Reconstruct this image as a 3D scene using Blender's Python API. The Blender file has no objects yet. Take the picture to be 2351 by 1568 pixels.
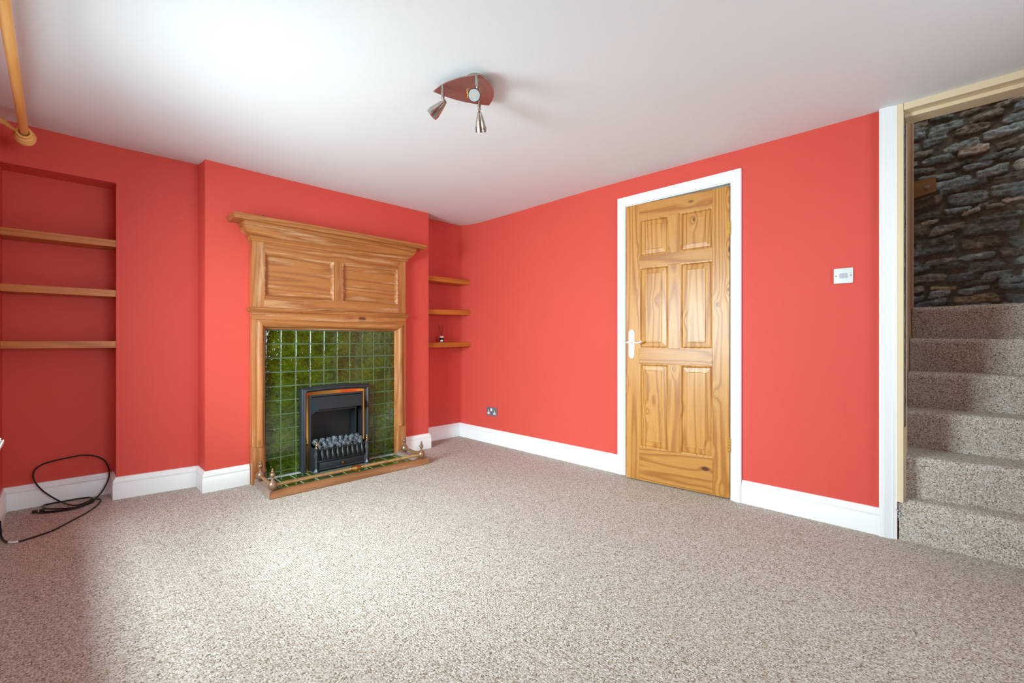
import bpy, bmesh, math, random
from mathutils import Vector, Matrix, noise
random.seed(7)
S = bpy.context.scene
C = S.collection

# ------------------------------------------------------------ camera, world, lights, exposure
cam_d = bpy.data.cameras.new('camera'); cam = bpy.data.objects.new('camera', cam_d); C.objects.link(cam)
cam_d.sensor_width = 36; cam_d.lens = 16.0; cam_d.clip_start = 0.02
cam_d.shift_y = -2/2351
cam.location = (0, 0, 1.0); cam.rotation_euler = (math.radians(90), 0, math.radians(-45))
S.camera = cam
S.view_settings.view_transform = 'Standard'; S.view_settings.look = 'None'
S.view_settings.exposure = -0.12; S.view_settings.gamma = 1.0; S.view_settings.use_curve_mapping = False

W = bpy.data.worlds.new('world'); S.world = W; W.use_nodes = True
wn = W.node_tree.nodes; wl = W.node_tree.links
bg = wn['Background']
sky = wn.new('ShaderNodeTexSky'); sky.sky_type = 'HOSEK_WILKIE'; sky.turbidity = 6; sky.ground_albedo = 0.6
sky.sun_direction = (0.5, -0.6, 0.6)
wl.new(sky.outputs[0], bg.inputs[0]); bg.inputs[1].default_value = 1.0

def area(name, loc, rot, sx, sy, power, col, spread=180):
    l = bpy.data.lights.new(name, 'AREA'); l.shape = 'RECTANGLE'; l.size = sx; l.size_y = sy
    l.energy = power; l.color = col; l.spread = math.radians(spread)
    o = bpy.data.objects.new(name, l); C.objects.link(o); o.location = loc; o.rotation_euler = rot
    return o
# daylight arriving through the window beside the camera; rear lamp is added fill
area('daylight_window_left', (-0.78, 2.10, 1.22), (0, math.radians(-64), 0), .98, .90, 130, (0.77, 0.965, 1.0), 142)
area('ground_bounce_window_left', (-1.05, 2.08, .80), (0, math.radians(-105), 0), .6, .90, 5, (0.77, 0.965, 1.0))
area('fill_light_rear', (1.45, -1.98, 1.35), (math.radians(90), 0, 0), 1.6, 1.2, 86, (0.77, 0.965, 1.0))
# added fill lamp at the top of the stairwell, brightens the steps
area('fill_light_stairs', (3.55, -.25, 3.05), (0, 0, 0), .7, .6, 6, (0.85, 0.97, 1.0))

# ------------------------------------------------------------ material helpers
def L(h):
    h = h.lstrip('#'); r = []
    for i in (0, 2, 4):
        c = int(h[i:i+2], 16)/255
        r.append(c/12.92 if c <= .04045 else ((c+.055)/1.055)**2.4)
    return (*r, 1)
class NT:
    def __init__(s, name):
        s.m = bpy.data.materials.new(name); s.m.use_nodes = True
        s.t = s.m.node_tree; s.p = s.t.nodes['Principled BSDF']
    def n(s, typ, **kw):
        o = s.t.nodes.new('ShaderNode'+typ)
        for k, v in kw.items():
            if k[0] == '_': setattr(o, k[1:], v)
            else: o.inputs[k].default_value = v
        return o
    def l(s, a, b): s.t.links.new(a, b)
    def math(s, op, a, b=None, clamp=False):
        o = s.n('Math', _operation=op, _use_clamp=clamp)
        for i, v in enumerate((a, b)):
            if v is None: continue
            if isinstance(v, (int, float)): o.inputs[i].default_value = v
            else: s.l(v, o.inputs[i])
        return o.outputs[0]
    def mix(s, f, a, b, typ='MIX'):
        o = s.n('Mix', _data_type='RGBA', _blend_type=typ)
        for i, v in ((0, f), (6, a), (7, b)):
            if isinstance(v, (int, float, tuple)): o.inputs[i].default_value = v
            else: s.l(v, o.inputs[i])
        return o.outputs[2]
    def ramp(s, f, stops):
        o = s.n('ValToRGB'); e = o.color_ramp.elements
        while len(e) < len(stops): e.new(.5)
        for i, (p, c) in enumerate(stops):
            e[i].position = p; e[i].color = c if isinstance(c, tuple) else (c, c, c, 1)
        s.l(f, o.inputs[0]); return o.outputs[0]
    def coord(s, scale=(1, 1, 1), rnd=0.0, rot=(0, 0, 0)):
        t = s.n('TexCoord'); mp = s.n('Mapping'); mp.inputs['Scale'].default_value = scale; mp.inputs['Rotation'].default_value = rot
        src = t.outputs['Object']
        if rnd:
            oi = s.n('ObjectInfo'); va = s.n('VectorMath', _operation='ADD'); cm = s.n('CombineXYZ')
            k = s.math('MULTIPLY', oi.outputs['Random'], rnd)
            for i in range(3): s.l(k, cm.inputs[i])
            s.l(src, va.inputs[0]); s.l(cm.outputs[0], va.inputs[1]); src = va.outputs[0]
        s.l(src, mp.inputs[0]); return mp.outputs[0]
    def noise(s, vec, scale, detail=3, rough=.5, dist=0):
        o = s.n('TexNoise', Scale=scale, Detail=detail, Roughness=rough, Distortion=dist); s.l(vec, o.inputs['Vector']); return o.outputs['Fac']
    def vor(s, vec, scale, feat='F1', out='Distance', rnd=1.0):
        o = s.n('TexVoronoi', _feature=feat, Scale=scale, Randomness=rnd); s.l(vec, o.inputs['Vector']); return o.outputs[out]
    def bump(s, h, strength=.3, dist=.005, normal=None):
        o = s.n('Bump', Strength=strength, Distance=dist); s.l(h, o.inputs['Height'])
        if normal: s.l(normal, o.inputs['Normal'])
        s.l(o.outputs[0], s.p.inputs['Normal']); return o.outputs[0]
    def set(s, col=None, rough=None, metal=None, **kw):
        P = s.p.inputs
        if col is not None:
            if isinstance(col, tuple): P['Base Color'].default_value = col
            else: s.l(col, P['Base Color'])
        if rough is not None:
            if isinstance(rough, (int, float)): P['Roughness'].default_value = rough
            else: s.l(rough, P['Roughness'])
        if metal is not None: P['Metallic'].default_value = metal
        for k, v in kw.items(): P[k.replace('_', ' ')].default_value = v
        return s.m

def paint(name, col, col2, rough=.55, bs=.12, sc=60, spec=.5):
    t = NT(name); v = t.coord()
    n1 = t.noise(v, 1.7, 3); c = t.mix(n1, col, col2)
    n2 = t.noise(v, sc, 4, .6); n3 = t.noise(v, 7, 2)
    h = t.math('ADD', n2, t.math('MULTIPLY', n3, 1.5))
    t.bump(h, bs, .004); return t.set(c, rough, Specular_IOR_Level=spec)

def carpet():
    t = NT('beige_loop_carpet'); v = t.coord()
    vo = t.n('TexVoronoi', Scale=235.0); t.l(v, vo.inputs['Vector'])
    sep = t.n('SeparateColor'); t.l(vo.outputs['Color'], sep.inputs[0])
    base = t.ramp(sep.outputs[0], [(0, L('#6b5b48')), (.10, L('#978670')), (.30, L('#b6a99a')), (.66, L('#cfc8bf')), (1, L('#ece9e5'))])
    base = t.mix(t.math('MULTIPLY', t.noise(v, 2.2, 3), .30), base, L('#b7a999'), 'MIX')
    fine = t.noise(v, 420, 2, .6)
    base = t.mix(.22, base, t.ramp(fine, [(.3, .25), (.7, 1.0)]), 'MULTIPLY')
    # rows of loops running with the room
    w = t.n('TexWave', _wave_type='BANDS', _bands_direction='X', Scale=38.0, Distortion=1.2); w.inputs['Detail'].default_value = 1; w.inputs['Detail Scale'].default_value = 3
    t.l(v, w.inputs['Vector'])
    h = t.math('SUBTRACT', 1.0, vo.outputs['Distance'])
    h = t.math('ADD', h, t.math('MULTIPLY', w.outputs['Fac'], .35))
    t.bump(h, .7, .0028)
    return t.set(base, .95, Specular_IOR_Level=.1)

def pine(name, axis, light, mid, dark, freq=26, scuff=0.0, rough=.38, knots=1.0, rnd=40, spec=.4, knot_sc=5.5):
    # grain lines are level lines of a noise field stretched along the board
    t = NT(name)
    st = .065
    sc = {'x': (st, 1, 1), 'z': (1, 1, st), 'y': (1, st, 1)}[axis]
    kst = {'x': (.55, 1, 1), 'z': (1, 1, .55), 'y': (1, .55, 1)}[axis]
    v = t.coord(sc, rnd); vk = t.coord(kst, rnd)
    kd = t.vor(vk, knot_sc)
    near = t.ramp(kd, [(0, 1.0), (.16, .25), (.34, 0.0)])
    val = t.noise(v, 5.0, 2.2, .45)
    val = t.math('ADD', val, t.math('MULTIPLY', near, .16*knots))
    ph = t.math('MULTIPLY', val, freq*2*math.pi)
    sn = t.math('ADD', t.math('MULTIPLY', t.math('SINE', ph), .5), .5)
    line = t.math('POWER', sn, 2.2)
    fib = t.noise(v, 130, 3, .6)
    c = t.mix(t.math('MULTIPLY', line, .72), light, mid)
    c = t.mix(t.math('MULTIPLY', t.ramp(fib, [(.35, 0.0), (.75, 1.0)]), .35), c, mid)
    big = t.noise(v, 3.1, 2)
    c = t.mix(t.math('MULTIPLY', big, .35), c, mid)
    if knots:
        core = t.ramp(kd, [(0, 1.0), (.055, .9), (.095, 0.0)])
        vo = t.n('TexVoronoi', Scale=knot_sc); t.l(vk, vo.inputs['Vector'])
        sp = t.n('SeparateColor'); t.l(vo.outputs['Color'], sp.inputs[0])
        on = t.math('GREATER_THAN', sp.outputs[1], .12)
        c = t.mix(t.math('MULTIPLY', core, on), c, dark)
    if scuff:
        sn_ = t.noise(v, 24, 5, .7)
        c = t.mix(t.math('MULTIPLY', t.ramp(sn_, [(.54, 0.0), (.68, 1.0)]), scuff), c, L('#e2c197'))
    t.bump(t.math('ADD', t.math('MULTIPLY', line, .5), fib), .12, .002)
    return t.set(c, rough, Specular_IOR_Level=spec)

def metal(name, col, rough, col2=None, bs=0.0, sc=30, met=1.0):
    t = NT(name); v = t.coord()
    if col2: c = t.mix(t.ramp(t.noise(v, sc, 5, .65), [(.35, 0.0), (.68, 1.0)]), col, col2)
    else: c = col
    if bs: t.bump(t.noise(v, sc*6, 3), bs, .001)
    return t.set(c, rough, met)

M = {}
M['red'] = paint('red_wall_paint', L('#d85348'), L('#d14e43'), .6, .10, spec=.22)
M['ceil'] = paint('white_ceiling_paint', L('#e7eaec'), L('#e2e5e8'), .8, .12, 30)
M['white'] = paint('white_gloss_paint', L('#f4f5f6'), L('#eef0f2'), .28, .03)
M['cream'] = paint('cream_old_paint', L('#ead9b8'), L('#dcc6a2'), .45, .10)
M['plaster'] = paint('pinkish_plaster', L('#c9a78c'), L('#b89478'), .7, .15)
M['carpet'] = carpet()
M['door_v'] = pine('door_pine_upright', 'z', L('#d19a50'), L('#9c5a20'), L('#4f2712'), 15, 0, .33, 1, knot_sc=7)
M['door_h'] = pine('door_pine_level', 'y', L('#cc944c'), L('#96571f'), L('#4f2712'), 13, 0, .33, .4)
M['mant_v'] = pine('old_pine_upright', 'z', L('#b97944'), L('#935426'), L('#5a2c12'), 12, .4, .42, .5, knot_sc=4)
M['mant_h'] = pine('old_pine_level', 'x', L('#b7763f'), L('#8f5022'), L('#5a2c12'), 12, .42, .42, .5, knot_sc=4)
M['shelf'] = pine('orange_shelf_pine', 'x', L('#c4742f'), L('#a3581d'), L('#4d2309'), 14, 0, .35, .5)
M['pole'] = pine('honey_pole_wood', 'y', L('#ecbb73'), L('#dda256'), L('#8b5420'), 8, 0, .3, 0)
M['hearthwood'] = pine('worn_hearth_wood', 'x', L('#a8714a'), L('#80502e'), L('#4d2d18'), 10, .25, .6, .2)
M['brass'] = metal('aged_brass', L('#c39d63'), .46, L('#9a7658'), .15, 26, .6)
M['brassp'] = metal('polished_brass', L('#e9b45c'), .10)
M['chrome'] = metal('bright_chrome', L('#e6e6e6'), .12)
M['satin'] = metal('satin_silver', L('#f4f4f2'), .34, met=.55)
M['nickel'] = metal('brushed_nickel', L('#b9b0a6'), .27, L('#a79e94'), .1, 20)
M['platem'] = metal('brushed_plate', L('#b09a92'), .36, L('#a0877f'), .08, 9, .8)
M['grey_metal'] = metal('grey_steel_plate', L('#85858c'), .4, L('#74747c'), .1, 30, .25)
def black_iron():
    t = NT('black_painted_iron'); v = t.coord()
    t.bump(t.noise(v, 260, 3), .15, .001)
    return t.set(L('#22272d'), .40, .0, Specular_IOR_Level=.6)
M['iron'] = black_iron()
def firebox():
    t = NT('sooty_firebox'); v = t.coord()
    c = t.mix(t.ramp(t.noise(v, 14, 5, .7), [(.62, 0.0), (.72, 1.0)]), L('#1a1818'), L('#4a2a1e'))
    return t.set(c, .6)
M['firebox'] = firebox()
def coal():
    t = NT('grey_coal'); v = t.coord(rnd=9)
    c = t.mix(t.ramp(t.noise(v, 55, 5, .65), [(.4, 0.0), (.62, 1.0)]), L('#24292e'), L('#6f7982'))
    t.bump(t.noise(v, 90, 4, .7), .6, .003)
    return t.set(c, .6)
M['coal'] = coal()
def tile(name, sc=1.0):
    t = NT(name); v = t.coord()
    n = t.noise(v, 9, 3, .55); n2 = t.noise(v, 48, 2, .5, .6)
    c = t.ramp(t.math('ADD', t.math('MULTIPLY', n, .55), t.math('MULTIPLY', n2, .45)),
               [(.30, L('#131c02')), (.47, L('#2b3c04')), (.60, L('#405209')), (.78, L('#646312'))])
    h = t.noise(v, 34, 2, .4, .8)
    t.bump(h, .55, .004)
    return t.set(c, .05, Specular_IOR_Level=.65, Coat_Weight=.6, Coat_Roughness=.03)
M['tile'] = tile('green_glazed_tile')
def edge():
    t = NT('pale_green_tile_edge'); return t.set(L('#536d26'), .4)
M['tedge'] = edge()
M['grout'] = paint('grey_grout', L('#4b5653'), L('#6e7a76'), .8, .2, 200)
M['grout2'] = paint('pale_grout', L('#a9b3ae'), L('#c3c9c5'), .8, .2, 200)
M['black'] = NT('black_rubber').set(L('#0c0c0d'), .45)
M['whitep'] = NT('white_plastic').set(L('#f1f1f1'), .3)
M['dark'] = NT('dark_screw').set(L('#3c352d'), .4, .6)
M['dust'] = paint('dusty_plate', L('#6f7d72'), L('#57655c'), .7, .2, 120)
def foil():
    t = NT('foil_strip'); v = t.coord((1, 1, .3))
    n = t.noise(v, 90, 4, .7)
    c = t.mix(t.ramp(n, [(.45, 0.0), (.6, 1.0)]), L('#4d4740'), L('#cfd6d8'))
    t.bump(n, .8, .004)
    return t.set(c, .25, .8)
M['foil'] = foil()
def glass(name, col=(1, 1, 1, 1), r=0.0):
    t = NT(name); return t.set(col, r, Transmission_Weight=1.0, IOR=1.45)
M['glass'] = glass('clear_glass')
def pane():
    t = NT('window_glass')
    tr = t.n('BsdfTransparent'); gl = t.n('BsdfGlossy', Roughness=0.0); fr = t.n('Fresnel', IOR=1.45); mx = t.n('MixShader')
    t.l(fr.outputs[0], mx.inputs[0]); t.l(tr.outputs[0], mx.inputs[1]); t.l(gl.outputs[0], mx.inputs[2])
    t.l(mx.outputs[0], t.t.nodes['Material Output'].inputs['Surface']); return t.m
M['pane'] = pane()
def lens():
    t = NT('lamp_lens'); v = t.coord()
    return t.set(L('#a9adb0'), .3, Specular_IOR_Level=.5)
M['lens'] = lens()
M['led'] = NT('yellow_led').set(L('#e8c25a'), .4)
def stonemat():
    t = NT('rubble_stone'); v = t.coord()
    at = t.n('Attribute'); at.attribute_name = 'stone'
    n = t.noise(v, 38, 6, .72); n2 = t.noise(v, 9, 4, .6)
    c = t.mix(.75, at.outputs['Color'], t.ramp(n, [(.25, .28), (.5, .95), (.78, 2.0)]), 'MULTIPLY')
    c = t.mix(.6, c, t.ramp(n2, [(.3, .5), (.7, 1.35)]), 'MULTIPLY')
    t.bump(t.math('ADD', n, t.math('MULTIPLY', t.noise(v, 120, 4, .7), .5)), .8, .012)
    return t.set(c, .72)
M['stone'] = stonemat()
M['fray'] = NT('frayed_carpet_backing').set(L('#c9c9ca'), .9)

# ------------------------------------------------------------ mesh helpers
def V(*a): return Vector(a)
class MB:
    def __init__(s): s.b = bmesh.new()
    def face(s, pts, m=0):
        vs = [s.b.verts.new(p) for p in pts]
        try:
            f = s.b.faces.new(vs); f.material_index = m; return f
        except ValueError: return None
    def box(s, x0, x1, y0, y1, z0, z1, bev=0.0, seg=2, m=0, mat=None):
        r = bmesh.ops.create_cube(s.b, size=1.0)
        vs = r['verts']
        for v in vs:
            v.co = Vector(((x0+x1)/2+v.co.x*(x1-x0), (y0+y1)/2+v.co.y*(y1-y0), (z0+z1)/2+v.co.z*(z1-z0)))
        fs = set(f for v in vs for f in v.link_faces)
        for f in fs: f.material_index = m
        if bev:
            es = list(set(e for v in vs for e in v.link_edges))
            rr = bmesh.ops.bevel(s.b, geom=es, offset=bev, segments=seg, affect='EDGES', profile=.5)
            vs = [v for v in rr['verts']]
        if mat is not None:
            vv = set(); 
            for f in (s.b.faces if False else []): pass
            for v in vs: v.co = mat @ v.co
        return s
    def ring(s, rings, closed=True, cap=True, m=0):
        R = [[s.b.verts.new(p) for p in r] for r in rings]
        n = len(R[0])
        for a, b in zip(R, R[1:]):
            for i in range(n if closed else n-1):
                j = (i+1) % n
                try: f = s.b.faces.new((a[i], a[j], b[j], b[i])); f.material_index = m
                except ValueError: pass
        if cap:
            for r in (R[0][::-1], R[-1]):
                try: f = s.b.faces.new(r); f.material_index = m
                except ValueError: pass
        return s
    def lathe(s, prof, c, axis=(0, 0, 1), seg=20, m=0, flat=(1, 1)):
        ax = Vector(axis).normalized(); q = ax.to_track_quat('Z', 'Y'); c = Vector(c)
        rings = []
        for r, h in prof:
            r = max(r, 1e-5)
            rings.append([c + q @ Vector((r*flat[0]*math.cos(2*math.pi*k/seg), r*flat[1]*math.sin(2*math.pi*k/seg), h)) for k in range(seg)])
        return s.ring(rings, True, True, m)
    def tube(s, pts, r, seg=10, m=0, rf=None):
        P = [Vector(p) for p in pts]; rings = []; up = None
        for i, p in enumerate(P):
            d = (P[min(i+1, len(P)-1)]-P[max(i-1, 0)]).normalized()
            if up is None: up = d.orthogonal().normalized()
            else:
                up = (up - d*up.dot(d)); up = up.normalized() if up.length > 1e-6 else d.orthogonal().normalized()
            w = d.cross(up); rr = rf(i/(len(P)-1)) if rf else r
            rings.append([p+(up*math.cos(2*math.pi*k/seg)+w*math.sin(2*math.pi*k/seg))*rr for k in range(seg)])
        return s.ring(rings, True, True, m)
    def sweep(s, path, prof, N, side=1, closed=False, m=0):
        # planar path with plane normal N; profile (a, b): a = offset in plane, b = along N
        P = [Vector(p) for p in path]; N = Vector(N).normalized(); n = len(P); rings = []
        for i in range(n):
            dp = (P[i]-P[i-1]).normalized() if (i > 0 or closed) else None
            dn = (P[(i+1) % n]-P[i]).normalized() if (i < n-1 or closed) else None
            if dp is None: mvec = N.cross(dn)
            elif dn is None: mvec = N.cross(dp)
            else:
                a, b = N.cross(dp), N.cross(dn); mm = (a+b).normalized(); mvec = mm/max(mm.dot(a), .2)
            mvec = mvec*side
            rings.append([P[i]+mvec*a+N*b for a, b in prof])
        if closed: rings.append(rings[0])
        return s.ring(rings, True, not closed, m)
    def prism(s, poly, f0, f1, m=0):
        return s.ring([[f0(*p) for p in poly], [f1(*p) for p in poly]], True, True, m)

def finish(bm, rot=None):
    bmesh.ops.remove_doubles(bm, verts=bm.verts, dist=1e-6)
    bmesh.ops.recalc_face_normals(bm, faces=bm.faces)
def root_of(o):
    while o.parent: o = o.parent
    return o
def obj(name, mb, mat, parent=None, origin=None, smooth=False, local=False, angle=35):
    finish(mb.b)
    me = bpy.data.meshes.new(name)
    off = Vector((0, 0, 0))
    if not local:
        if parent: off = root_of(parent).location.copy()
        elif origin: off = Vector(origin)
    for v in mb.b.verts: v.co -= off
    mb.b.to_mesh(me); mb.b.free()
    for mm in (mat if isinstance(mat, (list, tuple)) else [mat]): me.materials.append(mm)
    o = bpy.data.objects.new(name, me); C.objects.link(o)
    if parent: o.parent = parent
    elif origin: o.location = off
    if smooth:
        for p in me.polygons: p.use_smooth = True
        me.set_sharp_from_angle(angle=math.radians(angle))
    return o
def thing(name, label, cat, loc=(0, 0, 0), rz=0, group=None):
    o = bpy.data.objects.new(name, None); C.objects.link(o); o.empty_display_size = .05
    o.location = loc; o.rotation_euler = (0, 0, rz); o['label'] = label; o['category'] = cat
    if group: o['group'] = group
    return o
def tag(o, label, cat, group=None):
    o['label'] = label; o['category'] = cat
    if group: o['group'] = group
    return o
def struct(name, mb=None, mat=None, loc=(0, 0, 0), label=None, cat=None, **k):
    if mb is None:
        o = bpy.data.objects.new(name, None); C.objects.link(o); o.location = loc; o.empty_display_size = .05
    else: o = obj(name, mb, mat, **k)
    o['kind'] = 'structure'
    if label: o['label'] = label
    if cat: o['category'] = cat
    return o
def panel(mb, plane, c0, c1, u0, u1, z0, z1, holes=(), m=0):
    """solid wall with rectangular holes; plane 'x': thickness c0..c1 in x and u = y; plane 'y': the other way"""
    us = sorted({u0, u1, *[h[0] for h in holes], *[h[1] for h in holes]}); zs = sorted({z0, z1, *[h[2] for h in holes], *[h[3] for h in holes]})
    us = [u for u in us if u0 <= u <= u1]; zs = [z for z in zs if z0 <= z <= z1]
    def solid(i, j):
        if i < 0 or j < 0 or i >= len(us)-1 or j >= len(zs)-1: return False
        uc, zc = (us[i]+us[i+1])/2, (zs[j]+zs[j+1])/2
        return not any(h[0] < uc < h[1] and h[2] < zc < h[3] for h in holes)
    P = (lambda c, u, z: (c, u, z)) if plane == 'x' else (lambda c, u, z: (u, c, z))
    for i in range(len(us)-1):
        for j in range(len(zs)-1):
            if not solid(i, j): continue
            a, b, c, d = us[i], us[i+1], zs[j], zs[j+1]
            for k in (c0, c1): mb.face([P(k, a, c), P(k, b, c), P(k, b, d), P(k, a, d)], m)
            if not solid(i-1, j): mb.face([P(c0, a, c), P(c1, a, c), P(c1, a, d), P(c0, a, d)], m)
            if not solid(i+1, j): mb.face([P(c0, b, c), P(c1, b, c), P(c1, b, d), P(c0, b, d)], m)
            if not solid(i, j-1): mb.face([P(c0, a, c), P(c1, a, c), P(c1, b, c), P(c0, b, c)], m)
            if not solid(i, j+1): mb.face([P(c0, a, d), P(c1, a, d), P(c1, b, d), P(c0, b, d)], m)

# ------------------------------------------------------------ the room shell
XL, XR, YB, YF = -0.225, 3.0, -1.6, 3.55      # left wall, right wall, rear wall, breast front
YN, YA = 3.98, 3.78                            # niche back, right alcove back
TOP = 2.34
def ceil_z(x, y):
    return 2.183 + .12*max(0, y-3.55) + .018*max(0, min(1, (1.2-x)/1.4))*max(0, min(1, (y-1)/2.5)) + .013*math.exp(-((y-2.0)/.9)**2)*max(0, min(1, (x-1)/2))

mb = MB(); panel(mb, 'x', 0, 0, 0, 0, 0, 0) if False else None
mb.box(-.6, 3.02, YB-.2, 4.05, -.12, 0); struct('floor', mb, M['carpet'])

mb = MB(); nx, ny = 24, 36; g = []
xs = [-.35+i*(3.06+.35)/nx for i in range(nx+1)]; ys = [YB-.05+j*(4.1-YB+.05)/ny for j in range(ny+1)]
top = [[mb.b.verts.new((x, y, ceil_z(x, y))) for y in ys] for x in xs]
tp2 = [[mb.b.verts.new((x, y, 2.42)) for y in ys] for x in xs]
for i in range(nx):
    for j in range(ny):
        mb.b.faces.new((top[i][j], top[i][j+1], top[i+1][j+1], top[i+1][j]))
        mb.b.faces.new((tp2[i][j], tp2[i+1][j], tp2[i+1][j+1], tp2[i][j+1]))
for i in range(nx):
    for j in (0, ny): mb.b.faces.new((top[i][j], top[i+1][j], tp2[i+1][j], tp2[i][j]))
for j in range(ny):
    for i in (0, nx): mb.b.faces.new((top[i][j], top[i][j+1], tp2[i][j+1], tp2[i][j]))
struct('ceiling', mb, M['ceil'], smooth=True)

WIN = (1.62, 2.58, .66, 1.86)                      # the window itself, at the outer face of the thick wall
WINI = (1.28, 2.88, .585, 1.94)                    # the splayed reveal where it meets the room
XO = -.735
mb = MB(); panel(mb, 'x', XL-.02, XL, YB-.2, 4.1, -.1, TOP, [WINI]); panel(mb, 'x', XO, XO+.035, YB-.2, 4.1, -.1, TOP, [WIN])
A_ = [(XL-.002, WINI[0], WINI[2]), (XL-.002, WINI[1], WINI[2]), (XL-.002, WINI[1], WINI[3]), (XL-.002, WINI[0], WINI[3])]
B_ = [(XO+.034, WIN[0], WIN[2]), (XO+.034, WIN[1], WIN[2]), (XO+.034, WIN[1], WIN[3]), (XO+.034, WIN[0], WIN[3])]
for q in range(4): mb.face([A_[q], A_[(q+1) % 4], B_[(q+1) % 4], B_[q]], 1)
for a, b in ((YB-.2, YB-.18), (4.08, 4.1)): mb.box(XO, XL, a, b, -.1, TOP)
mb.box(XO, XL, YB-.2, 4.1, TOP-.02, TOP)
struct('wall_left', mb, [M['red'], M['white']])
FILL_WIN = (.7, 2.2, .75, 2.0)  # opening for an added rear window, unseen, made for fill light
mb = MB(); panel(mb, 'y', YB-.24, YB, -.4, 3.1, -.1, TOP, [FILL_WIN]); struct('wall_rear', mb, M['red'])
DOOR = (1.035, 1.815, -.2, 2.008); STAIR = (-.62, .248, -.2, 2.165)
mb = MB(); panel(mb, 'x', XR, XR+.13, YB-.2, 3.95, -.1, TOP, [DOOR, STAIR]); struct('wall_right', mb, M['red'])
mb = MB(); mb.box(XR+.16, XR+.20, .85, 2.0, -.1, 2.2); struct('wall_hall', mb, M['ceil'])

# back wall: niche, pier, chimney breast with the fire opening, alcove
mb = MB()
panel(mb, 'y', YN, YN+.12, XL-.1, .30, -.1, TOP)
panel(mb, 'y', 3.80, YN, XL, .265, 1.995, TOP)                       # lintel over the niche
mb.prism([(.265, 3.80), (.69, 3.75), (.69, YN+.12), (.265, YN+.12)], lambda x, y: (x, y, -.1), lambda x, y: (x, y, TOP))
panel(mb, 'y', YF, YF+.42, .69, 2.45, -.1, TOP, [(1.30, 1.80, .025, .62)])
mb.box(1.25, 1.85, YF+.18, YF+.2, 0, .7)
panel(mb, 'y', YA, YA+.2, 2.45, 3.05, -.1, TOP)
struct('wall_back', mb, M['red'])

# ------------------------------------------------------------ baseboards (ogee skirting)
SK = [(0, 0), (.018, 0), (.018, .092), (.0155, .097), (.0155, .101), (.018, .106), (.0165, .114), (.011, .122), (.007, .130), (.0065, .137), (0, .139)]
def skirt(name, path):
    mb = MB(); mb.sweep([(x, y, 0) for x, y in path], SK, (0, 0, 1), side=-1); struct(name, mb, M['white'], smooth=True, angle=50)
skirt('baseboard_left', [(XL, YB), (XL, YN)])
skirt('baseboard_back_left', [(XL, YN), (.265, YN), (.265, 3.80), (.69, 3.75), (.69, YF), (.951, YF)])
skirt('baseboard_back_right', [(2.169, YF), (2.45, YF), (2.45, YA), (XR, YA)])
skirt('baseboard_right', [(XR, YA), (XR, 1.858)])
skirt('baseboard_right_by_stairs', [(XR, .984), (XR, .318)])
skirt('baseboard_rear', [(XR, YB), (XL, YB)])

# ------------------------------------------------------------ windows
def window(name, plane, c, u0, u1, z0, z1, depth, sgn):
    w = struct(name, loc=(0, 0, 0)); 
    P = (lambda c_, u, z: (c_, u, z)) if plane == 'x' else (lambda c_, u, z: (u, c_, z))
    def bx(mb, ca, cb, ua, ub, za, zb, bev=.004):
        a, b = P(ca, ua, za), P(cb, ub, zb)
        mb.box(min(a[0], b[0]), max(a[0], b[0]), min(a[1], b[1]), max(a[1], b[1]), za, zb, bev)
    fc = c-sgn*depth
    mb = MB(); f = .04
    bx(mb, fc, fc+sgn*.035, u0, u0+f, z0, z1); bx(mb, fc, fc+sgn*.035, u1-f, u1, z0, z1)
    bx(mb, fc, fc+sgn*.035, u0, u1, z0, z0+f); bx(mb, fc, fc+sgn*.035, u0, u1, z1-f, z1)
    um = (u0+u1)/2; bx(mb, fc, fc+sgn*.035, um-.016, um+.016, z0, z1)
    obj('window_frame', mb, M['white'], w)
    for a, b in ((u0+f, um-.016), (um+.016, u1-f)):
        mb = MB(); bx(mb, fc+sgn*.02, fc+sgn*.026, a, b, z0+f, z1-f, 0); obj('window_pane', mb, M['pane'], w)
    return w
w1 = window('window_1', 'x', XO+.035, *WIN, .034, 1)
mb = MB(); mb.prism([(XO+.04, WIN[0]), (XL-.001, WINI[0]+.002), (XL+.001, WINI[0]-.07), (-.157, WINI[0]-.07), (-.157, WINI[1]), (XL+.001, WINI[1]), (XL-.001, WINI[1]-.002), (XO+.04, WIN[1])], lambda x, y: (x, y, .588-.026), lambda x, y: (x, y, .590+.13*max(0, (XL-.05-x)*.30)))
bmesh.ops.bevel(mb.b, geom=list(mb.b.edges), offset=.008, segments=2, affect='EDGES'); obj('window_sill', mb, M['white'], w1, smooth=True)
w2 = window('fill_window', 'y', YB, *FILL_WIN, .22, 1)  # added window behind the camera, put in for the fill
mb = MB(); mb.box(.62, 2.28, YB-.17, YB+.06, .715, .747, .012, 3); obj('window_sill', mb, M['white'], w2, smooth=True)

# ------------------------------------------------------------ door: frame and architrave, then the leaf
ARC = [(0, 0), (.066, 0), (.066, .020), (.060, .024), (.042, .024), (.038, .021), (.028, .021), (.020, .016), (.014, .0165), (.008, .012), (0, .012)]
mb = MB()
mb.sweep([(XR, 1.050, 0), (XR, 1.050, 2.0), (XR, 1.795, 2.0), (XR, 1.795, 0)], [(a*.97, b) for a, b in ARC], (-1, 0, 0), side=-1)
struct('trim_1', mb, M['white'], smooth=True, angle=40)
d1 = struct('door_1', loc=(2.985, 1.054, 0))
d1['label'] = 'six panelled varnished pine door, slightly ajar, in white frame'; d1['category'] = 'door'
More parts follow.
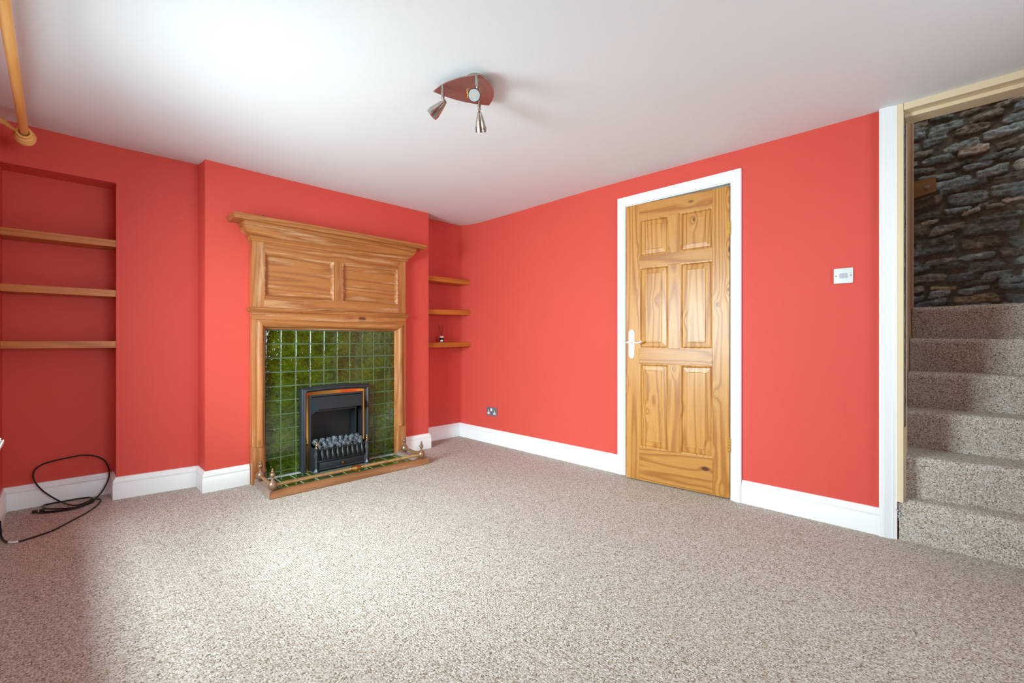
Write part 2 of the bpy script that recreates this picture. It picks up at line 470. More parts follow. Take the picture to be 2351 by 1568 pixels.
# jamb lining stays with the wall
mb = MB(); mb.box(XR-.004, XR+.13, 1.035, 1.050, 0, 2.008); mb.box(XR-.004, XR+.13, 1.80, 1.815, 0, 2.008); mb.box(XR-.004, XR+.13, 1.035, 1.815, 1.993, 2.008)
mb.box(XR+.05, XR+.065, 1.05, 1.075, 0, 1.993); mb.box(XR+.05, XR+.065, 1.775, 1.80, 0, 1.993); mb.box(XR+.05, XR+.065, 1.05, 1.80, 1.965, 1.993)
struct('trim_2', mb, M['white'])
# leaf in local space: y from hinge 0 to width, x = depth (room side at 0, back at +.035)
DW, Z0, Z1, DT = .702, .008, 1.973, .035
ang = math.atan2(2.985-2.927, 1.754-1.054)
d1.rotation_euler = (0, 0, ang)
ST, MU = .102, .082
pw = (DW-2*ST-MU)/2
rows = [(.245, .835), (.945, 1.518), (1.598, 1.858)]          # lower, middle, upper panels
def lobj(name, mb, mat, par=d1, **k): return obj(name, mb, mat, par, local=True, **k)
for nm, a, b in (('stile', 0, ST), ('stile', DW-ST, DW)):
    mb = MB(); mb.box(0, DT, a, b, Z0, Z1, .0015); lobj(nm, mb, M['door_v'])
zr = [Z0]+[z for r in rows for z in r]+[Z1]
for k in range(0, 8, 2):
    mb = MB(); mb.box(0.0004, DT-.0004, ST, DW-ST, zr[k], zr[k+1], .0012); lobj('rail', mb, M['door_h'])
for za, zb in rows:
    mb = MB(); mb.box(0.0006, DT-.0006, ST+pw, ST+pw+MU, za, zb, .0012); lobj('muntin', mb, M['door_v'])
    for ya in (ST, ST+pw+MU):
        yb = ya+pw
        mb = MB()
        # ovolo bead round the opening, then a raised and fielded panel
        F = [(0, .0), (.004, .0), (.010, .003), (.012, .009), (.0125, .0115)]
        def ringrect(o, d): return [(d, ya+o, za+o), (d, yb-o, za+o), (d, yb-o, zb-o), (d, ya+o, zb-o)]
        lv = [(0, .0005), (.005, .001), (.010, .004), (.0125, .011), (.015, .0095), (.044, .0075), (.0455, .0045), (.047, .0040)]
        for (o1, e1), (o2, e2) in zip(lv, lv[1:]):
            A, B = ringrect(o1, e1), ringrect(o2, e2)
            for q in range(4): mb.face([A[q], A[(q+1) % 4], B[(q+1) % 4], B[q]])
        mb.face(ringrect(*lv[-1]))
        bk = [(DT-.008, y, z) for _, y, z in ringrect(0, 0)]
        mb.face(bk)
        A = ringrect(0, .0005)
        for q in range(4): mb.face([A[q], A[(q+1) % 4], bk[(q+1) % 4], bk[q]])
        lobj('panel', mb, M['door_v'])
# hinges
for z in (.30, 1.66):
    mb = MB()
    for k in range(5): mb.lathe([(.0045, 0), (.0045, .0175)], (-.004, -.002, z+k*.0185), seg=10)
    mb.box(-.001, .002, -.002, .012, z, z+.09); h = lobj('hinge', mb, M['brassp'], smooth=True)
# handle
yc = DW-.045; zc = .985
mb = MB(); hw = .021
out = []
for k in range(17):
    a = math.pi*k/16; out.append((yc+hw*math.cos(a), zc+.068+.026*math.sin(a)))
for k in range(17):
    a = math.pi+math.pi*k/16; out.append((yc+hw*math.cos(a), zc-.085+.026*math.sin(a)))
mb.prism(out, lambda y, z: (-.006, y, z), lambda y, z: (0, y, z))
plate = lobj('handle_plate', mb, M['satin'])
mb = MB(); mb.lathe([(.009, 0), (.009, .03), (.0075, .034)], (-.005, yc, zc+.005), (-1, 0, 0), 14)
pts = [(-.036, yc+.022, zc+.001), (-.036, yc+.008, zc+.005), (-.038, yc-.006, zc+.007), (-.040, yc-.03, zc+.004), (-.041, yc-.055, zc-.001), (-.041, yc-.075, zc+.001), (-.040, yc-.092, zc+.010)]
mb.tube(pts, .006, 10, rf=lambda t: .0075-.003*math.sin(math.pi*min(1, t*1.1))+.001*t)
lobj('lever', mb, M['satin'], plate, smooth=True)
for dy in (-.013, .013):
    for dz in (.068, -.088):
        mb = MB(); mb.lathe([(.003, 0), (.0028, .0012)], (-.006, yc+dy, zc+dz), (-1, 0, 0), 8); lobj('screw', mb, M['dark'], plate)

# ------------------------------------------------------------ stair opening: architrave, lining, well, stairs
mb = MB()
mb.sweep([(XR, .249, 0), (XR, .249, 2.186)], [(a*1.06, b*1.15) for a, b in ARC], (-1, 0, 0), side=1)
struct('trim_3', mb, M['white'], smooth=True, angle=40)
mb = MB()
mb.box(XR-.015, XR+.022, .2245, .2495, .19, 2.184, .002)             # front lip of the lining
mb.box(XR+.022, XR+.125, .2275, .2480, .40, 2.17)
mb.box(XR+.125, XR+.150, .2215, .2480, .40, 2.16, .002)
mb.box(XR-.015, XR+.022, -.62, .2238, 2.150, 2.184, .002)
mb.box(XR+.022, XR+.125, -.62, .2445, 2.150, 2.184)
mb.box(XR+.045, XR+.150, -.62, .2445, 2.132, 2.160, .002)
struct('trim_4', mb, M['cream'])
mb = MB(); mb.box(XR+.022, XR+.118, .2255, .2290, .56, 2.15); mb.box(XR+.03, XR+.118, .2235, .2262, .56, 2.15)
struct('trim_5', mb, M['foil'])
mb = MB(); mb.box(XR+.030, XR+.110, .2215, .2275, .2, .56, .001); struct('trim_6', mb, M['cream'])
mb = MB(); mb.box(3.15, 4.15, .250, .36, -.1, 3.3); mb.box(3.13, 3.15, .250, .36, -.1, 3.3)
mb.box(3.80, 3.835, .238, .25, 1.2, 2.42, .003)
struct('wall_stair_left', mb, M['plaster'])
mb = MB(); mb.box(3.13, 4.15, -.85, -.75, -.1, 3.3); struct('wall_stair_right', mb, M['plaster'])
mb = MB(); mb.box(3.13, 4.15, -.85, .36, 3.1, 3.2); struct('ceiling_stair', mb, M['ceil'])
mb = MB(); mb.box(3.10, 3.14, -.85, .36, 2.165, 3.2); struct('wall_stair_front', mb, M['plaster'])

# rubble stone wall
mb = MB(); X0 = 3.955
sy, sz = .0062, .0062
ny, nz = int(1.02/sy), int(1.92/sz)
pts = []
rs = random.Random(3)
zz = .95
while zz < 3.2:
    rh = rs.uniform(.020, .070); yy = -.9
    while yy < .4:
        ln = rh*rs.uniform(1.3, 3.6)+.035
        col = rs.choice([(.17, .19, .185), (.22, .27, .28), (.30, .37, .39), (.16, .19, .20), (.35, .29, .19), (.12, .12, .105), (.28, .27, .23), (.19, .165, .13), (.50, .48, .42), (.28, .36, .39), (.22, .29, .31)])
        pts.append((yy+ln/2, zz+rh/2+rs.uniform(-.018, .018), ln/2, rh/2, rs.uniform(-.16, .10), col, rs.uniform(.3, 1.0), rs.uniform(3, 9)))
        yy += ln+rs.uniform(.008, .040)
    zz += rh*.9+.016
def stone_at(y, z):
    tw = noise.noise(Vector((y*7, z*9, 1.3)))*.030+noise.noise(Vector((y*26, z*30, 4.1)))*.007
    tz = noise.noise(Vector((y*5, z*11, 7.7)))*.024+noise.noise(Vector((y*30, z*34, 9.1)))*.006
    y2, z2 = y+tw, z+tz-(-y)*.05
    best = 9; bi = None
    for p in near[int((z2-.8)/.05)]:
        dy, dz = y2-p[0], z2-p[1]
        dz2 = dz-dy*p[4]
        d = (abs(dy/p[2])**p[7]+abs(dz2/p[3])**p[7])**(1/p[7])
        if d < best: best = d; bi = p
    return best, bi
near = {}
for k in range(-2, 60):
    z0 = .8+k*.05; near[k] = [p for p in pts if abs(p[1]-(z0+.025)) < .11]
vg = []; cols = []
for j in range(nz+1):
    row = []
    for i in range(ny+1):
        y = .262-i*sy; z = 1.12+j*sz
        d, p = stone_at(y, z)
        mort = (.13+.04*noise.noise(Vector((y*20, z*20, 2))), .115+.038*noise.noise(Vector((y*20, z*20, 2))), .09+.03*noise.noise(Vector((y*20, z*20, 2))))
        k = max(0, min(1, (1.04-d)/.12)) if p else 0; k = k*k*(3-2*k)
        rise = k*(.004+.024*p[6])*(1-.25*min(1, d)) if p else 0
        lay = noise.noise(Vector((y*6, z*60, 5)))*.004
        n = noise.noise(Vector((y*45, z*60, 3)))*.006+lay
        row.append(mb.b.verts.new((X0-rise-n*(.5+k), y, z)))
        c = [mort[q]*(1-k)+p[5][q]*k for q in range(3)] if p else mort
        e = max(0, noise.noise(Vector((y*30, z*30, 8)))-.25)*1.2*k      # pale chipped flecks
        cols.append(tuple(min(1, cc*(1+.2*noise.noise(Vector((y*12, z*12, 6))))+e*.35) for cc in c))
    vg.append(row)
for j in range(nz):
    for i in range(ny): mb.b.faces.new((vg[j][i], vg[j][i+1], vg[j+1][i+1], vg[j+1][i]))
bkv = [mb.b.verts.new(p) for p in ((4.15, .262, 1.12), (4.15, .262-ny*sy, 1.12), (4.15, .262-ny*sy, 1.12+nz*sz), (4.15, .262, 1.12+nz*sz))]
mb.b.faces.new(bkv)
mb.b.faces.new([bkv[0]]+[vg[j][0] for j in range(nz+1)]+[bkv[3]]); mb.b.faces.new([bkv[1]]+[vg[j][ny] for j in range(nz+1)]+[bkv[2]])
mb.b.faces.new([bkv[0]]+vg[0]+[bkv[1]]); mb.b.faces.new([bkv[3]]+vg[nz]+[bkv[2]])
mb.b.verts.ensure_lookup_table()
me = bpy.data.meshes.new('wall_stair_back'); bmesh.ops.recalc_face_normals(mb.b, faces=mb.b.faces); mb.b.to_mesh(me); mb.b.free()
at = me.color_attributes.new('stone', 'FLOAT_COLOR', 'POINT')
for k, c in enumerate(cols): at.data[k].color = (*c, 1)
for p in me.polygons: p.use_smooth = True
me.materials.append(M['stone']); ow = bpy.data.objects.new('wall_stair_back', me); C.objects.link(ow); ow['kind'] = 'structure'
ow['label'] = 'dark rubble stone wall above the stairs'

blk = thing('wooden_block', 'small square wooden block with a bolt, set in the stone wall', 'block', (3.91, .19, 1.915))
mb = MB(); mb.prism([(.247, 1.912), (.137, 1.935), (.139, 2.028), (.247, 2.018)], lambda y, z: (3.885, y, z), lambda y, z: (3.975, y, z))
obj('block', mb, pine('block_wood', 'y', L('#8f6d47'), L('#6d4f2c'), L('#40240c'), 10, .2, .6, 0), blk)
mb = MB(); mb.lathe([(.012, 0), (.012, .004), (.007, .004), (.007, .012), (.0055, .014)], (3.885, .178, 1.970), (-1, 0, 0), 12)
obj('bolt', mb, M['nickel'], blk, smooth=True)

# stairs: carpeted steps, risers at (left x, right x)
RX = [(3.0, 3.0), (3.065, 3.135), (3.36, 3.335), (3.545, 3.545), (3.69, 3.68), (3.835, 3.84)]
RZ = [.20, .41, .612, .815, 1.012, 1.212]
YL, YR = .2475, -.745
st = thing('staircase', 'steep staircase covered in beige loop carpet, beyond the white trimmed opening', 'stairs', (3.4, -.2, 0))
for k in range(6):
    zb = -.005 if k == 0 else RZ[k-1]-.02
    zt = RZ[k]; mb = MB(); rings = []
    nxt = RX[k+1] if k < 5 else (3.83, 3.83)
    nseg = 24
    yl = .243 if k == 0 else YL
    for q in range(nseg+1):
        t = q/nseg; y = yl+(YR-yl)*t
        tr = (y-YL)/(-.15-YL)
        tr = min(1.0, tr)
        x0 = RX[k][0]+(RX[k][1]-RX[k][0])*tr; x1 = nxt[0]+(nxt[1]-nxt[0])*tr+.06
        sag = .0035*math.sin(t*9+k*2)
        x0 += .002*math.sin(t*13+k)
        if k == 0: x0 -= .002; x1 += .0
        r = .026 if k else .034; prof = [(x1, zb), (x0+.014, zb)]
        if k == 0: prof = [(x1, zb), (x0-.002, zb)]
        prof += [(x0+.010, zb+.03), (x0+.008, zt-.07), (x0+.001, zt-.038)] if k else [(x0, zb+.05), (x0, zt-.07), (x0-.002, zt-.038)]
        for a in range(7):
            an = math.pi*.5*a/6
            prof.append((x0+r*(1-math.cos(an)), zt-r+r*math.sin(an)+sag*.5))
        prof.append((x1, zt+sag*.5))
        rings.append([(px, y, pz) for px, pz in prof])
    mb.ring(rings, True, True)
    o = obj('carpeted_step', mb, M['carpet'], st, smooth=True, angle=50)
mb = MB()
for k in range(26):
    z = .105+.003*k+random.uniform(-.003, .003); y = .2435
    p = [(2.992+random.uniform(-.004, .004), y-.002*random.random(), z)]
    for q in range(3): p.append((p[-1][0]-random.uniform(0, .004), p[-1][1]+random.uniform(-.006, .006), p[-1][2]+random.uniform(-.005, .006)))
    mb.tube(p, .0011, 5)
obj('frayed_edge', mb, M['fray'], st)
mb = MB(); mb.box(3.0, 3.13, -.62, .248, -.1, -.006); struct('trim_7', mb, M['cream'])

# ------------------------------------------------------------ fireplace surround
SX0, SX1, SF = .953, 2.167, 3.485
su = thing('fireplace_surround', 'tall stripped pine mantelpiece with two overmantel panels, around green tiles', 'fireplace surround', (1.56, 3.52, 0))
WB = YF-.0005
mb = MB(); bvl = .0015
PL = (1.036, 1.520, 1.312, 1.613); PR = (1.601, 2.082, 1.312, 1.613)
# overmantel stiles, rails
for a, b in ((SX0, 1.028), (2.090, SX1)):
    mb = MB(); mb.box(a, b, SF, WB, 1.232, 1.70, bvl); obj('stile', mb, M['mant_v'], su)
mb = MB(); mb.box(1.528, 1.593, SF, WB-.02, 1.304, 1.621, bvl); obj('stile', mb, M['mant_v'], su)
mb = MB(); mb.box(1.028, 2.090, SF, WB, 1.621, 1.70, bvl); obj('rail', mb, M['mant_h'], su)
mb = MB(); mb.box(1.028, 2.090, SF, WB, 1.232, 1.304, bvl); obj('rail', mb, M['mant_h'], su)
for x0, x1, za, zb in ((1.028, 1.528, 1.304, 1.621), (1.593, 2.090, 1.304, 1.621)):
    mb = MB(); mb.box(x0-.005, x1+.005, SF+.018, WB, za-.005, zb+.005); pn = obj('panel', mb, M['mant_h'], su)
    mb = MB(); mb.sweep([(x0, SF+.018, za), (x1, SF+.018, za), (x1, SF+.018, zb), (x0, SF+.018, zb)],
        [(0, 0), (0, .020), (.006, .021), (.012, .016), (.016, .009), (.022, .006), (.024, 0)], (0, -1, 0), side=1, closed=True)
    # sweep towards the inside of the opening
    obj('panel_moulding', mb, M['mant_h'], pn, smooth=True, angle=30)
# cornice: a moulded bed with mitred returns, then the shelf
path = [(SX0, YF-.001, 0), (SX0, SF, 0), (SX1, SF, 0), (SX1, YF-.001, 0)]
bed = [(-.01, 1.69), (.006, 1.69), (.009, 1.695), (.009, 1.702), (.013, 1.706), (.018, 1.712), (.018, 1.722), (.024, 1.725), (.034, 1.731), (.045, 1.741), (.053, 1.754), (.058, 1.770), (.059, 1.779), (.066, 1.781), (.066, 1.8065), (-.01, 1.8065)]
mb = MB(); mb.sweep(path, bed, (0, 0, 1), side=-1); obj('cornice_moulding', mb, M['mant_h'], su, smooth=True, angle=28)
mb = MB(); shp = [(-.05, 0), (-.007, 0), (-.005, .002), (-.005, .009), (-.002, .012), (-.002, .016), (0, .018), (0, .035), (-.002, .037), (-.05, .037)]
mb.box(.84, 2.285, 3.40, WB, 1.8075, 1.8435)
mb.sweep([(.8155, YF-.001, 1.807), (.8155, 3.374, 1.807), (2.311, 3.374, 1.807), (2.311, YF-.001, 1.807)], shp, (0, 0, 1), side=-1)
obj('mantel_shelf', mb, M['mant_h'], su, smooth=True, angle=28)
# band moulding below the overmantel
mid = [(-.01, 1.194), (.004, 1.194), (.006, 1.201), (.012, 1.205), (.016, 1.213), (.016, 1.219), (.019, 1.221), (.019, 1.228), (.004, 1.234), (-.01, 1.234)]
mb = MB(); mb.sweep(path, mid, (0, 0, 1), side=-1); obj('band_moulding', mb, M['mant_h'], su, smooth=True, angle=28)
# frieze with short blocks at its ends
mb = MB(); mb.box(1.030, 2.090, SF, WB, 1.1475, 1.200, .001); obj('frieze', mb, M['mant_h'], su)
for a, b in ((SX0, 1.030), (2.090, SX1)):
    mb = MB(); mb.box(a, b, SF-.0005, WB, 1.1475, 1.200, .001); obj('frieze_block', mb, M['mant_h'], su)
# jambs: flat outer strips and a bolection roll around the tiles
for a, b in ((SX0, .977), (2.143, SX1)):
    mb = MB(); mb.box(a, b, SF, WB, .262, 1.1475, .002); obj('jamb_strip', mb, M['mant_v'], su)
roll = [(0, -.045), (0, .030), (.004, .036), (.012, .043), (.024, .0475), (.034, .046), (.043, .039), (.050, .028), (.055, .014), (.057, .004), (.061, .004), (.064, 0), (.068, -.018), (.068, -.045)]
YM = SF+.030-.0
def rollpath(pts, nm, mat):
    mb = MB(); mb.sweep(pts, [(a, b) for a, b in roll], (0, -1, 0), side=-1); return mb
rx0, rx1, rz1 = .978, 2.142, 1.1470
P4 = [(rx0, YM, rz1), (rx1, YM, rz1)]
# three mitred lengths: rings taken from one mitred sweep
fullp = [Vector(p) for p in ((rx0, YM, .262), (rx0, YM, rz1), (rx1, YM, rz1), (rx1, YM, .262))]
def rings_for():
    N = Vector((0, -1, 0)); R = []
    for i, p in enumerate(fullp):
        mv = [Vector((1, 0, 0)), Vector((1, 0, -1)), Vector((-1, 0, -1)), Vector((-1, 0, 0))][i]
        R.append([p+mv*a+N*(b) for a, b in [(a, min(b, .06)-.0) for a, b in roll]])
    return R
R4 = rings_for()
clampY = lambda r: [Vector((v.x, min(v.y, YF-.0008), v.z)) for v in r]
for i, (nm, mt) in enumerate((('jamb_roll', 'mant_v'), ('lintel_roll', 'mant_h'), ('jamb_roll', 'mant_v'))):
    mb = MB(); mb.ring([clampY(R4[i]), clampY(R4[i+1])], True, True); obj(nm, mb, M[mt], su, smooth=True, angle=30)
# plinth blocks
for s, x0 in ((1, SX0), (-1, SX1)):
    mb = MB()
    pl = [(0, SF), (.062, SF), (.075, SF+.004), (.086, SF+.014), (.092, SF+.030), (.092, WB), (0, WB)]
    mb.prism([(x0+s*a, y) for a, y in pl], lambda x, y: (x, y, 0.0), lambda x, y: (x, y, .2615)); obj('plinth_block', mb, M['mant_v'], su, smooth=True, angle=25)

# tiled panel inside the surround
TX0, TX1, TY = 1.046, 2.074, 3.530
tp = thing('tiled_fireplace_panel', 'panel of square dark green glazed tiles inside the pine surround', 'tiles', (1.56, 3.54, .02))
mb = MB(); panel(mb, 'y', TY+.001, WB, TX0, TX1, .021, 1.079, [(1.30, 1.80, .0, .62)]); obj('grout', mb, M['grout'], tp)
def tiles(mb, us, vs, f, hole, gap=.0022, hgt=.0045):
    for i in range(len(us)-1):
        for j in range(len(vs)-1):
            a, b, c, d = us[i]+gap, us[i+1]-gap, vs[j]+gap, vs[j+1]-gap
            if hole:
                hx0, hx1, hz = hole
                if a >= hx0 and b <= hx1 and d <= hz: continue
            t1, t2 = random.uniform(-.0007, .0007), random.uniform(-.0007, .0007)
            def H(u, v, h): return h+(t1*((u-a)/(b-a)-.5)+t2*((v-c)/(d-c)-.5))*(1 if h > .001 else 0)
            lv = [(0, 0), (.0004, hgt*.55), (.0022, hgt*.88), (.006, hgt)]
            Rr = [[f(x, z, H(x, z, h)) for x, z in ((a+o, c+o), (b-o, c+o), (b-o, d-o), (a+o, d-o))] for o, h in lv]
            for q, (A, B) in enumerate(zip(Rr, Rr[1:])):
                for k in range(4): mb.face([A[k], A[(k+1) % 4], B[(k+1) % 4], B[k]], 1 if q < 2 else 0)
            mb.face(Rr[-1], 0)
us = [TX0]+[1.148+.1046*k for k in range(9)]+[TX1+.006]
vs = [1.078-.1023*k for k in range(11)][::-1]; vs = [.022]+[v for v in vs if v > .04]
mb = MB(); tiles(mb, us, vs, lambda x, z, h: (x, TY+.001-h, z), (1.29, 1.81, .63)); obj('tiles', mb, [M['tile'], M['tedge']], tp)

# hearth
HX0, HX1, HY0, HY1 = .942, 2.142, 3.090, 3.484
he = thing('hearth', 'low tiled hearth edged with worn wood, in front of the fireplace', 'hearth', (1.54, 3.3, 0))
ew, eh = .068, .045
mb = MB(); mb.prism([(HX0, HY0), (HX1, HY0), (HX1-ew, HY0+.052), (HX0+ew, HY0+.052)], lambda x, y: (x, y, 0), lambda x, y: (x, y, eh)); bmesh.ops.bevel(mb.b, geom=list(mb.b.edges), offset=.004, segments=2, affect='EDGES'); obj('wood_edging', mb, M['hearthwood'], he, smooth=True)
hv = pine('worn_hearth_wood_side', 'y', L('#a8958a'), L('#8c7364'), L('#4d2d18'), 10, .2, .7, .2)
for s in (0, 1):
    a = (HX0, HX0+ew) if s == 0 else (HX1, HX1-ew)
    mb = MB(); mb.prism([(a[0], HY0), (a[1], HY0+.052), (a[1], HY1), (a[0]+(.022 if s == 0 else 0), HY1)], lambda x, y: (x, y, 0), lambda x, y: (x, y, eh)); bmesh.ops.bevel(mb.b, geom=list(mb.b.edges), offset=.004, segments=2, affect='EDGES'); obj('wood_edging', mb, hv, he, smooth=True)
mb = MB(); mb.box(HX0+ew, HX1-ew, HY0+.05, HY1-.0005, 0, .016)
mb.box(1.048, 2.072, HY1-.0005, YF-.001, 0, .0205)
obj('grout', mb, M['grout2'], he)
mb = MB(); hxs = [HX0+ew+.002]+[1.10+.1025*k for k in range(10)]+[HX1-ew-.002]
tiles(mb, hxs, [HY0+.054, 3.225, 3.375, 3.526], lambda x, y, h: (x, y, .016+h) if True else None, None, .004, .004)
obj('tiles', mb, [M['tile'], M['tedge']], he)

# ------------------------------------------------------------ electric fire
FX0, FX1, FT = 1.279, 1.824, .645
ef = thing('electric_fire', 'black arched electric fire with brass trim and coal basket', 'electric fire', (1.55, 3.46, .021))
def arch_outline(x0, x1, zt, rise, n=16, zb=.021):
    p = [(x0, zb)]
    for k in range(n+1):
        t = k/n; p.append((x0+(x1-x0)*t, zt+rise*4*t*(1-t)))
    p.append((x1, zb)); return p
layers = [(0, 3.528), (0, 3.488), (.005, 3.480), (.010, 3.476), (.013, 3.468), (.024, 3.465), (.033, 3.474), (.038, 3.492), (.038, 3.500)]
mb = MB(); rings = []
for o, y in layers:
    rings.append([(x, y, z) for x, z in arch_outline(FX0+o, FX1-o, FT-o*.95, .014*(1-o*14))])
R = [[mb.b.verts.new(p) for p in r] for r in rings]
for a, b in zip(R, R[1:]):
    for i in range(len(a)-1): mb.b.faces.new((a[i], a[i+1], b[i+1], b[i]))
for e in (0, -1):
    mb.b.faces.new([r[e] for r in R])
obj('outer_frame', mb, M['iron'], ef, smooth=True, angle=30)
bx0, bx1, bt = FX0+.038, FX1-.038, FT-.036
def frame_u(mb, x0, x1, zt, w, y0, y1, zb=.021):
    mb.box(x0, x0+w, y0, y1, zb, zt); mb.box(x1-w, x1, y0, y1, zb, zt); mb.box(x0+w, x1-w, y0, y1, zt-w, zt)
mb = MB(); frame_u(mb, bx0, bx1, bt, .021, 3.496, 3.503); mb.box(bx0+.03, bx1-.03, 3.4965, 3.5025, bt-.001, bt+.013)
obj('brass_trim', mb, M['brassp'], ef)
mb = MB(); frame_u(mb, bx0+.021, bx1-.021, bt-.021, .012, 3.484, 3.51)
obj('inner_frame', mb, M['iron'], ef)
ix0, ix1, it = bx0+.033, bx1-.033, bt-.033
mb = MB()      # splayed firebox lining
by = 3.625
A = [(ix0, 3.50, .03), (ix0, 3.50, it), (ix1, 3.50, it), (ix1, 3.50, .03)]; B = [(ix0+.02, by, .03), (ix0+.02, by, it-.03), (ix1-.02, by, it-.03), (ix1-.02, by, .03)]
for q in range(4): mb.face([A[q], A[(q+1) % 4], B[(q+1) % 4], B[q]])
mb.face(B); obj('firebox_lining', mb, M['firebox'], ef)
mb = MB(); mb.box(ix1-.034, ix1-.028, 3.52, 3.60, .05, it-.02); obj('side_rib', mb, M['iron'], ef)
# hood
mb = MB()
hz, ly, lz, lb = .5705, 3.415, .488, .443
A0, A1 = V(ix0, 3.486, hz), V(ix1, 3.486, hz); C0, C1 = V(ix0+.031, ly, lz), V(ix1-.036, ly, lz); B0, B1 = V(ix0, 3.482, lb), V(ix1, 3.482, lb)
for f in ([A0, A1, C1, C0], [A0, C0, B0], [A1, B1, C1]): mb.face(f)
th = V(0, .012, -.006)
mb.face([A0+th, A1+th, C1+th, C0+th]); mb.face([C0, C1, C1+th, C0+th]); mb.face([B0, C0, C0+th, B0+th]); mb.face([B1, C1, C1+th, B1+th])
mb.tube([B0, C0, C1, B1], .0035, 8); mb.tube([A0, C0], .002, 6); mb.tube([A1, C1], .002, 6)
obj('hood', mb, M['iron'], ef)
mb = MB(); mb.box(ix0+.03, ix1-.03, 3.505, 3.515, .455, .49)
for k in range(24): mb.box(ix0+.05+k*.0125, ix0+.056+k*.0125, 3.501, 3.506, .462, .466)
obj('heater_vent', mb, M['iron'], ef)
# basket: ledge, ash panel, feet posts, bars
gx0, gx1, gy = 1.348, 1.762, 3.400
mb = MB(); mb.box(gx0+.012, gx1-.012, gy, gy+.018, .036, .098, .003); mb.box(gx0, gx1, gy-.004, gy+.09, .096, .106, .003)
mb.sweep([(gx0+.02, gy, .036), (gx1-.02, gy, .036), (gx1-.02, gy, .098), (gx0+.02, gy, .098)], [(0, 0), (0, .008), (.007, .003), (.009, 0)], (0, -1, 0), side=1, closed=True)
mb.box(gx0+.02, gx1-.02, gy+.02, 3.50, .030, .19); obj('ash_drawer', mb, M['iron'], ef, smooth=True, angle=30)
mb = MB(); mb.lathe([(.003, 0), (.003, .006), (.008, .009), (.0095, .014), (.006, .019), (0, .0205)], (1.549, gy-.006, .068), (0, -1, 0), 14)
obj('knob', mb, M['brassp'], ef, smooth=True)
mb = MB(); mb.box(1.34, 1.77, 3.36, 3.485, .0205, .0225); obj('dusty_base_plate', mb, M['dust'], ef)
for gx in (gx0, gx1):
    mb = MB()
    s = 1 if gx == gx0 else -1
    prof = [(.012, .0225), (.020, .0225), (.022, .03), (.014, .040), (.009, .058), (.010, .078), (.014, .095), (.012, .106), (.010, .118), (.017, .140), (.018, .152), (.012, .175), (.013, .188), (.017, .196), (.017, .203), (0, .203)]
    mb.lathe([(r, z) for r, z in prof], (gx+s*.008, gy-.002, 0), seg=4, flat=(1, 1))
    mb.box(gx-.003, gx+.003, gy, 3.49, .0225, .2)
    po = obj('corner_post', mb, M['iron'], ef, smooth=True, angle=40)
    mb = MB(); mb.lathe([(.006, .203), (.0035, .208), (.0035, .214), (.0075, .222), (.0065, .229), (.003, .235), (.0045, .241), (.0035, .247), (0, .251)], (gx+s*.008, gy-.002, 0), seg=12)
    obj('brass_finial', mb, M['brassp'], po, smooth=True)
for k in range(9):
    x = gx0+.050+k*(gx1-gx0-.100)/8
    mb = MB(); rr = []
    P = [(.0045, .187, .0), (.0075, .190, 0), (.008, .196, 0), (.0055, .2015, 0), (.001, .204, 0)]
    body = [(.0045, .104, -.002), (.0045, .110, -.012), (.006, .118, -.015), (.009, .135, -.012), (.0105, .150, -.006), (.008, .168, -.002), (.005, .181, 0)]+P
    rings = [[(x+r*math.cos(2*math.pi*q/12), gy-.002+dy+.75*r*math.sin(2*math.pi*q/12), z) for q in range(12)] for r, z, dy in body]
    mb.ring(rings, True, True); obj('basket_bar', mb, M['iron'], ef, smooth=True)
mb = MB(); mb.box(gx0+.005, gx1-.005, gy-.004, gy+.006, .182, .188, .001); obj('top_rail', mb, M['iron'], ef)
# coals
mb = MB(); mb.box(gx0+.02, gx1-.02, gy+.012, 3.49, .186, .192); obj('coal_bed', mb, M['firebox'], ef)
rc = random.Random(11); ncoal = 0
for row, (y, z, n) in enumerate(((3.420, .200, 8), (3.445, .218, 9), (3.468, .236, 8))):
    for k in range(n):
        x = gx0+.032+(k+.5*(row % 2)*.6)*(gx1-gx0-.062)/(n-.5)+rc.uniform(-.006, .006)
        b = MB(); bmesh.ops.create_icosphere(b.b, subdivisions=3, radius=1.0)
        s = rc.uniform(.019, .026); sc = V(s*rc.uniform(.9, 1.35), s*rc.uniform(.75, 1.0), s*rc.uniform(.7, .95))
        rot = Matrix.Rotation(rc.uniform(0, 3), 3, 'Z') @ Matrix.Rotation(rc.uniform(-.5, .5), 3, 'X')
        sd = rc.uniform(0, 50)
        for v in b.b.verts:
            d = 1+.28*noise.noise(v.co*1.3+V(sd, 0, 0))+.05*noise.noise(v.co*4+V(sd, 3, 0))
            v.co = rot @ V(v.co.x*sc.x*d, v.co.y*sc.y*d, v.co.z*sc.z*d)+V(x, y, z+rc.uniform(-.006, .008))
        obj('coal', b, M['coal'], ef, smooth=True, angle=40)

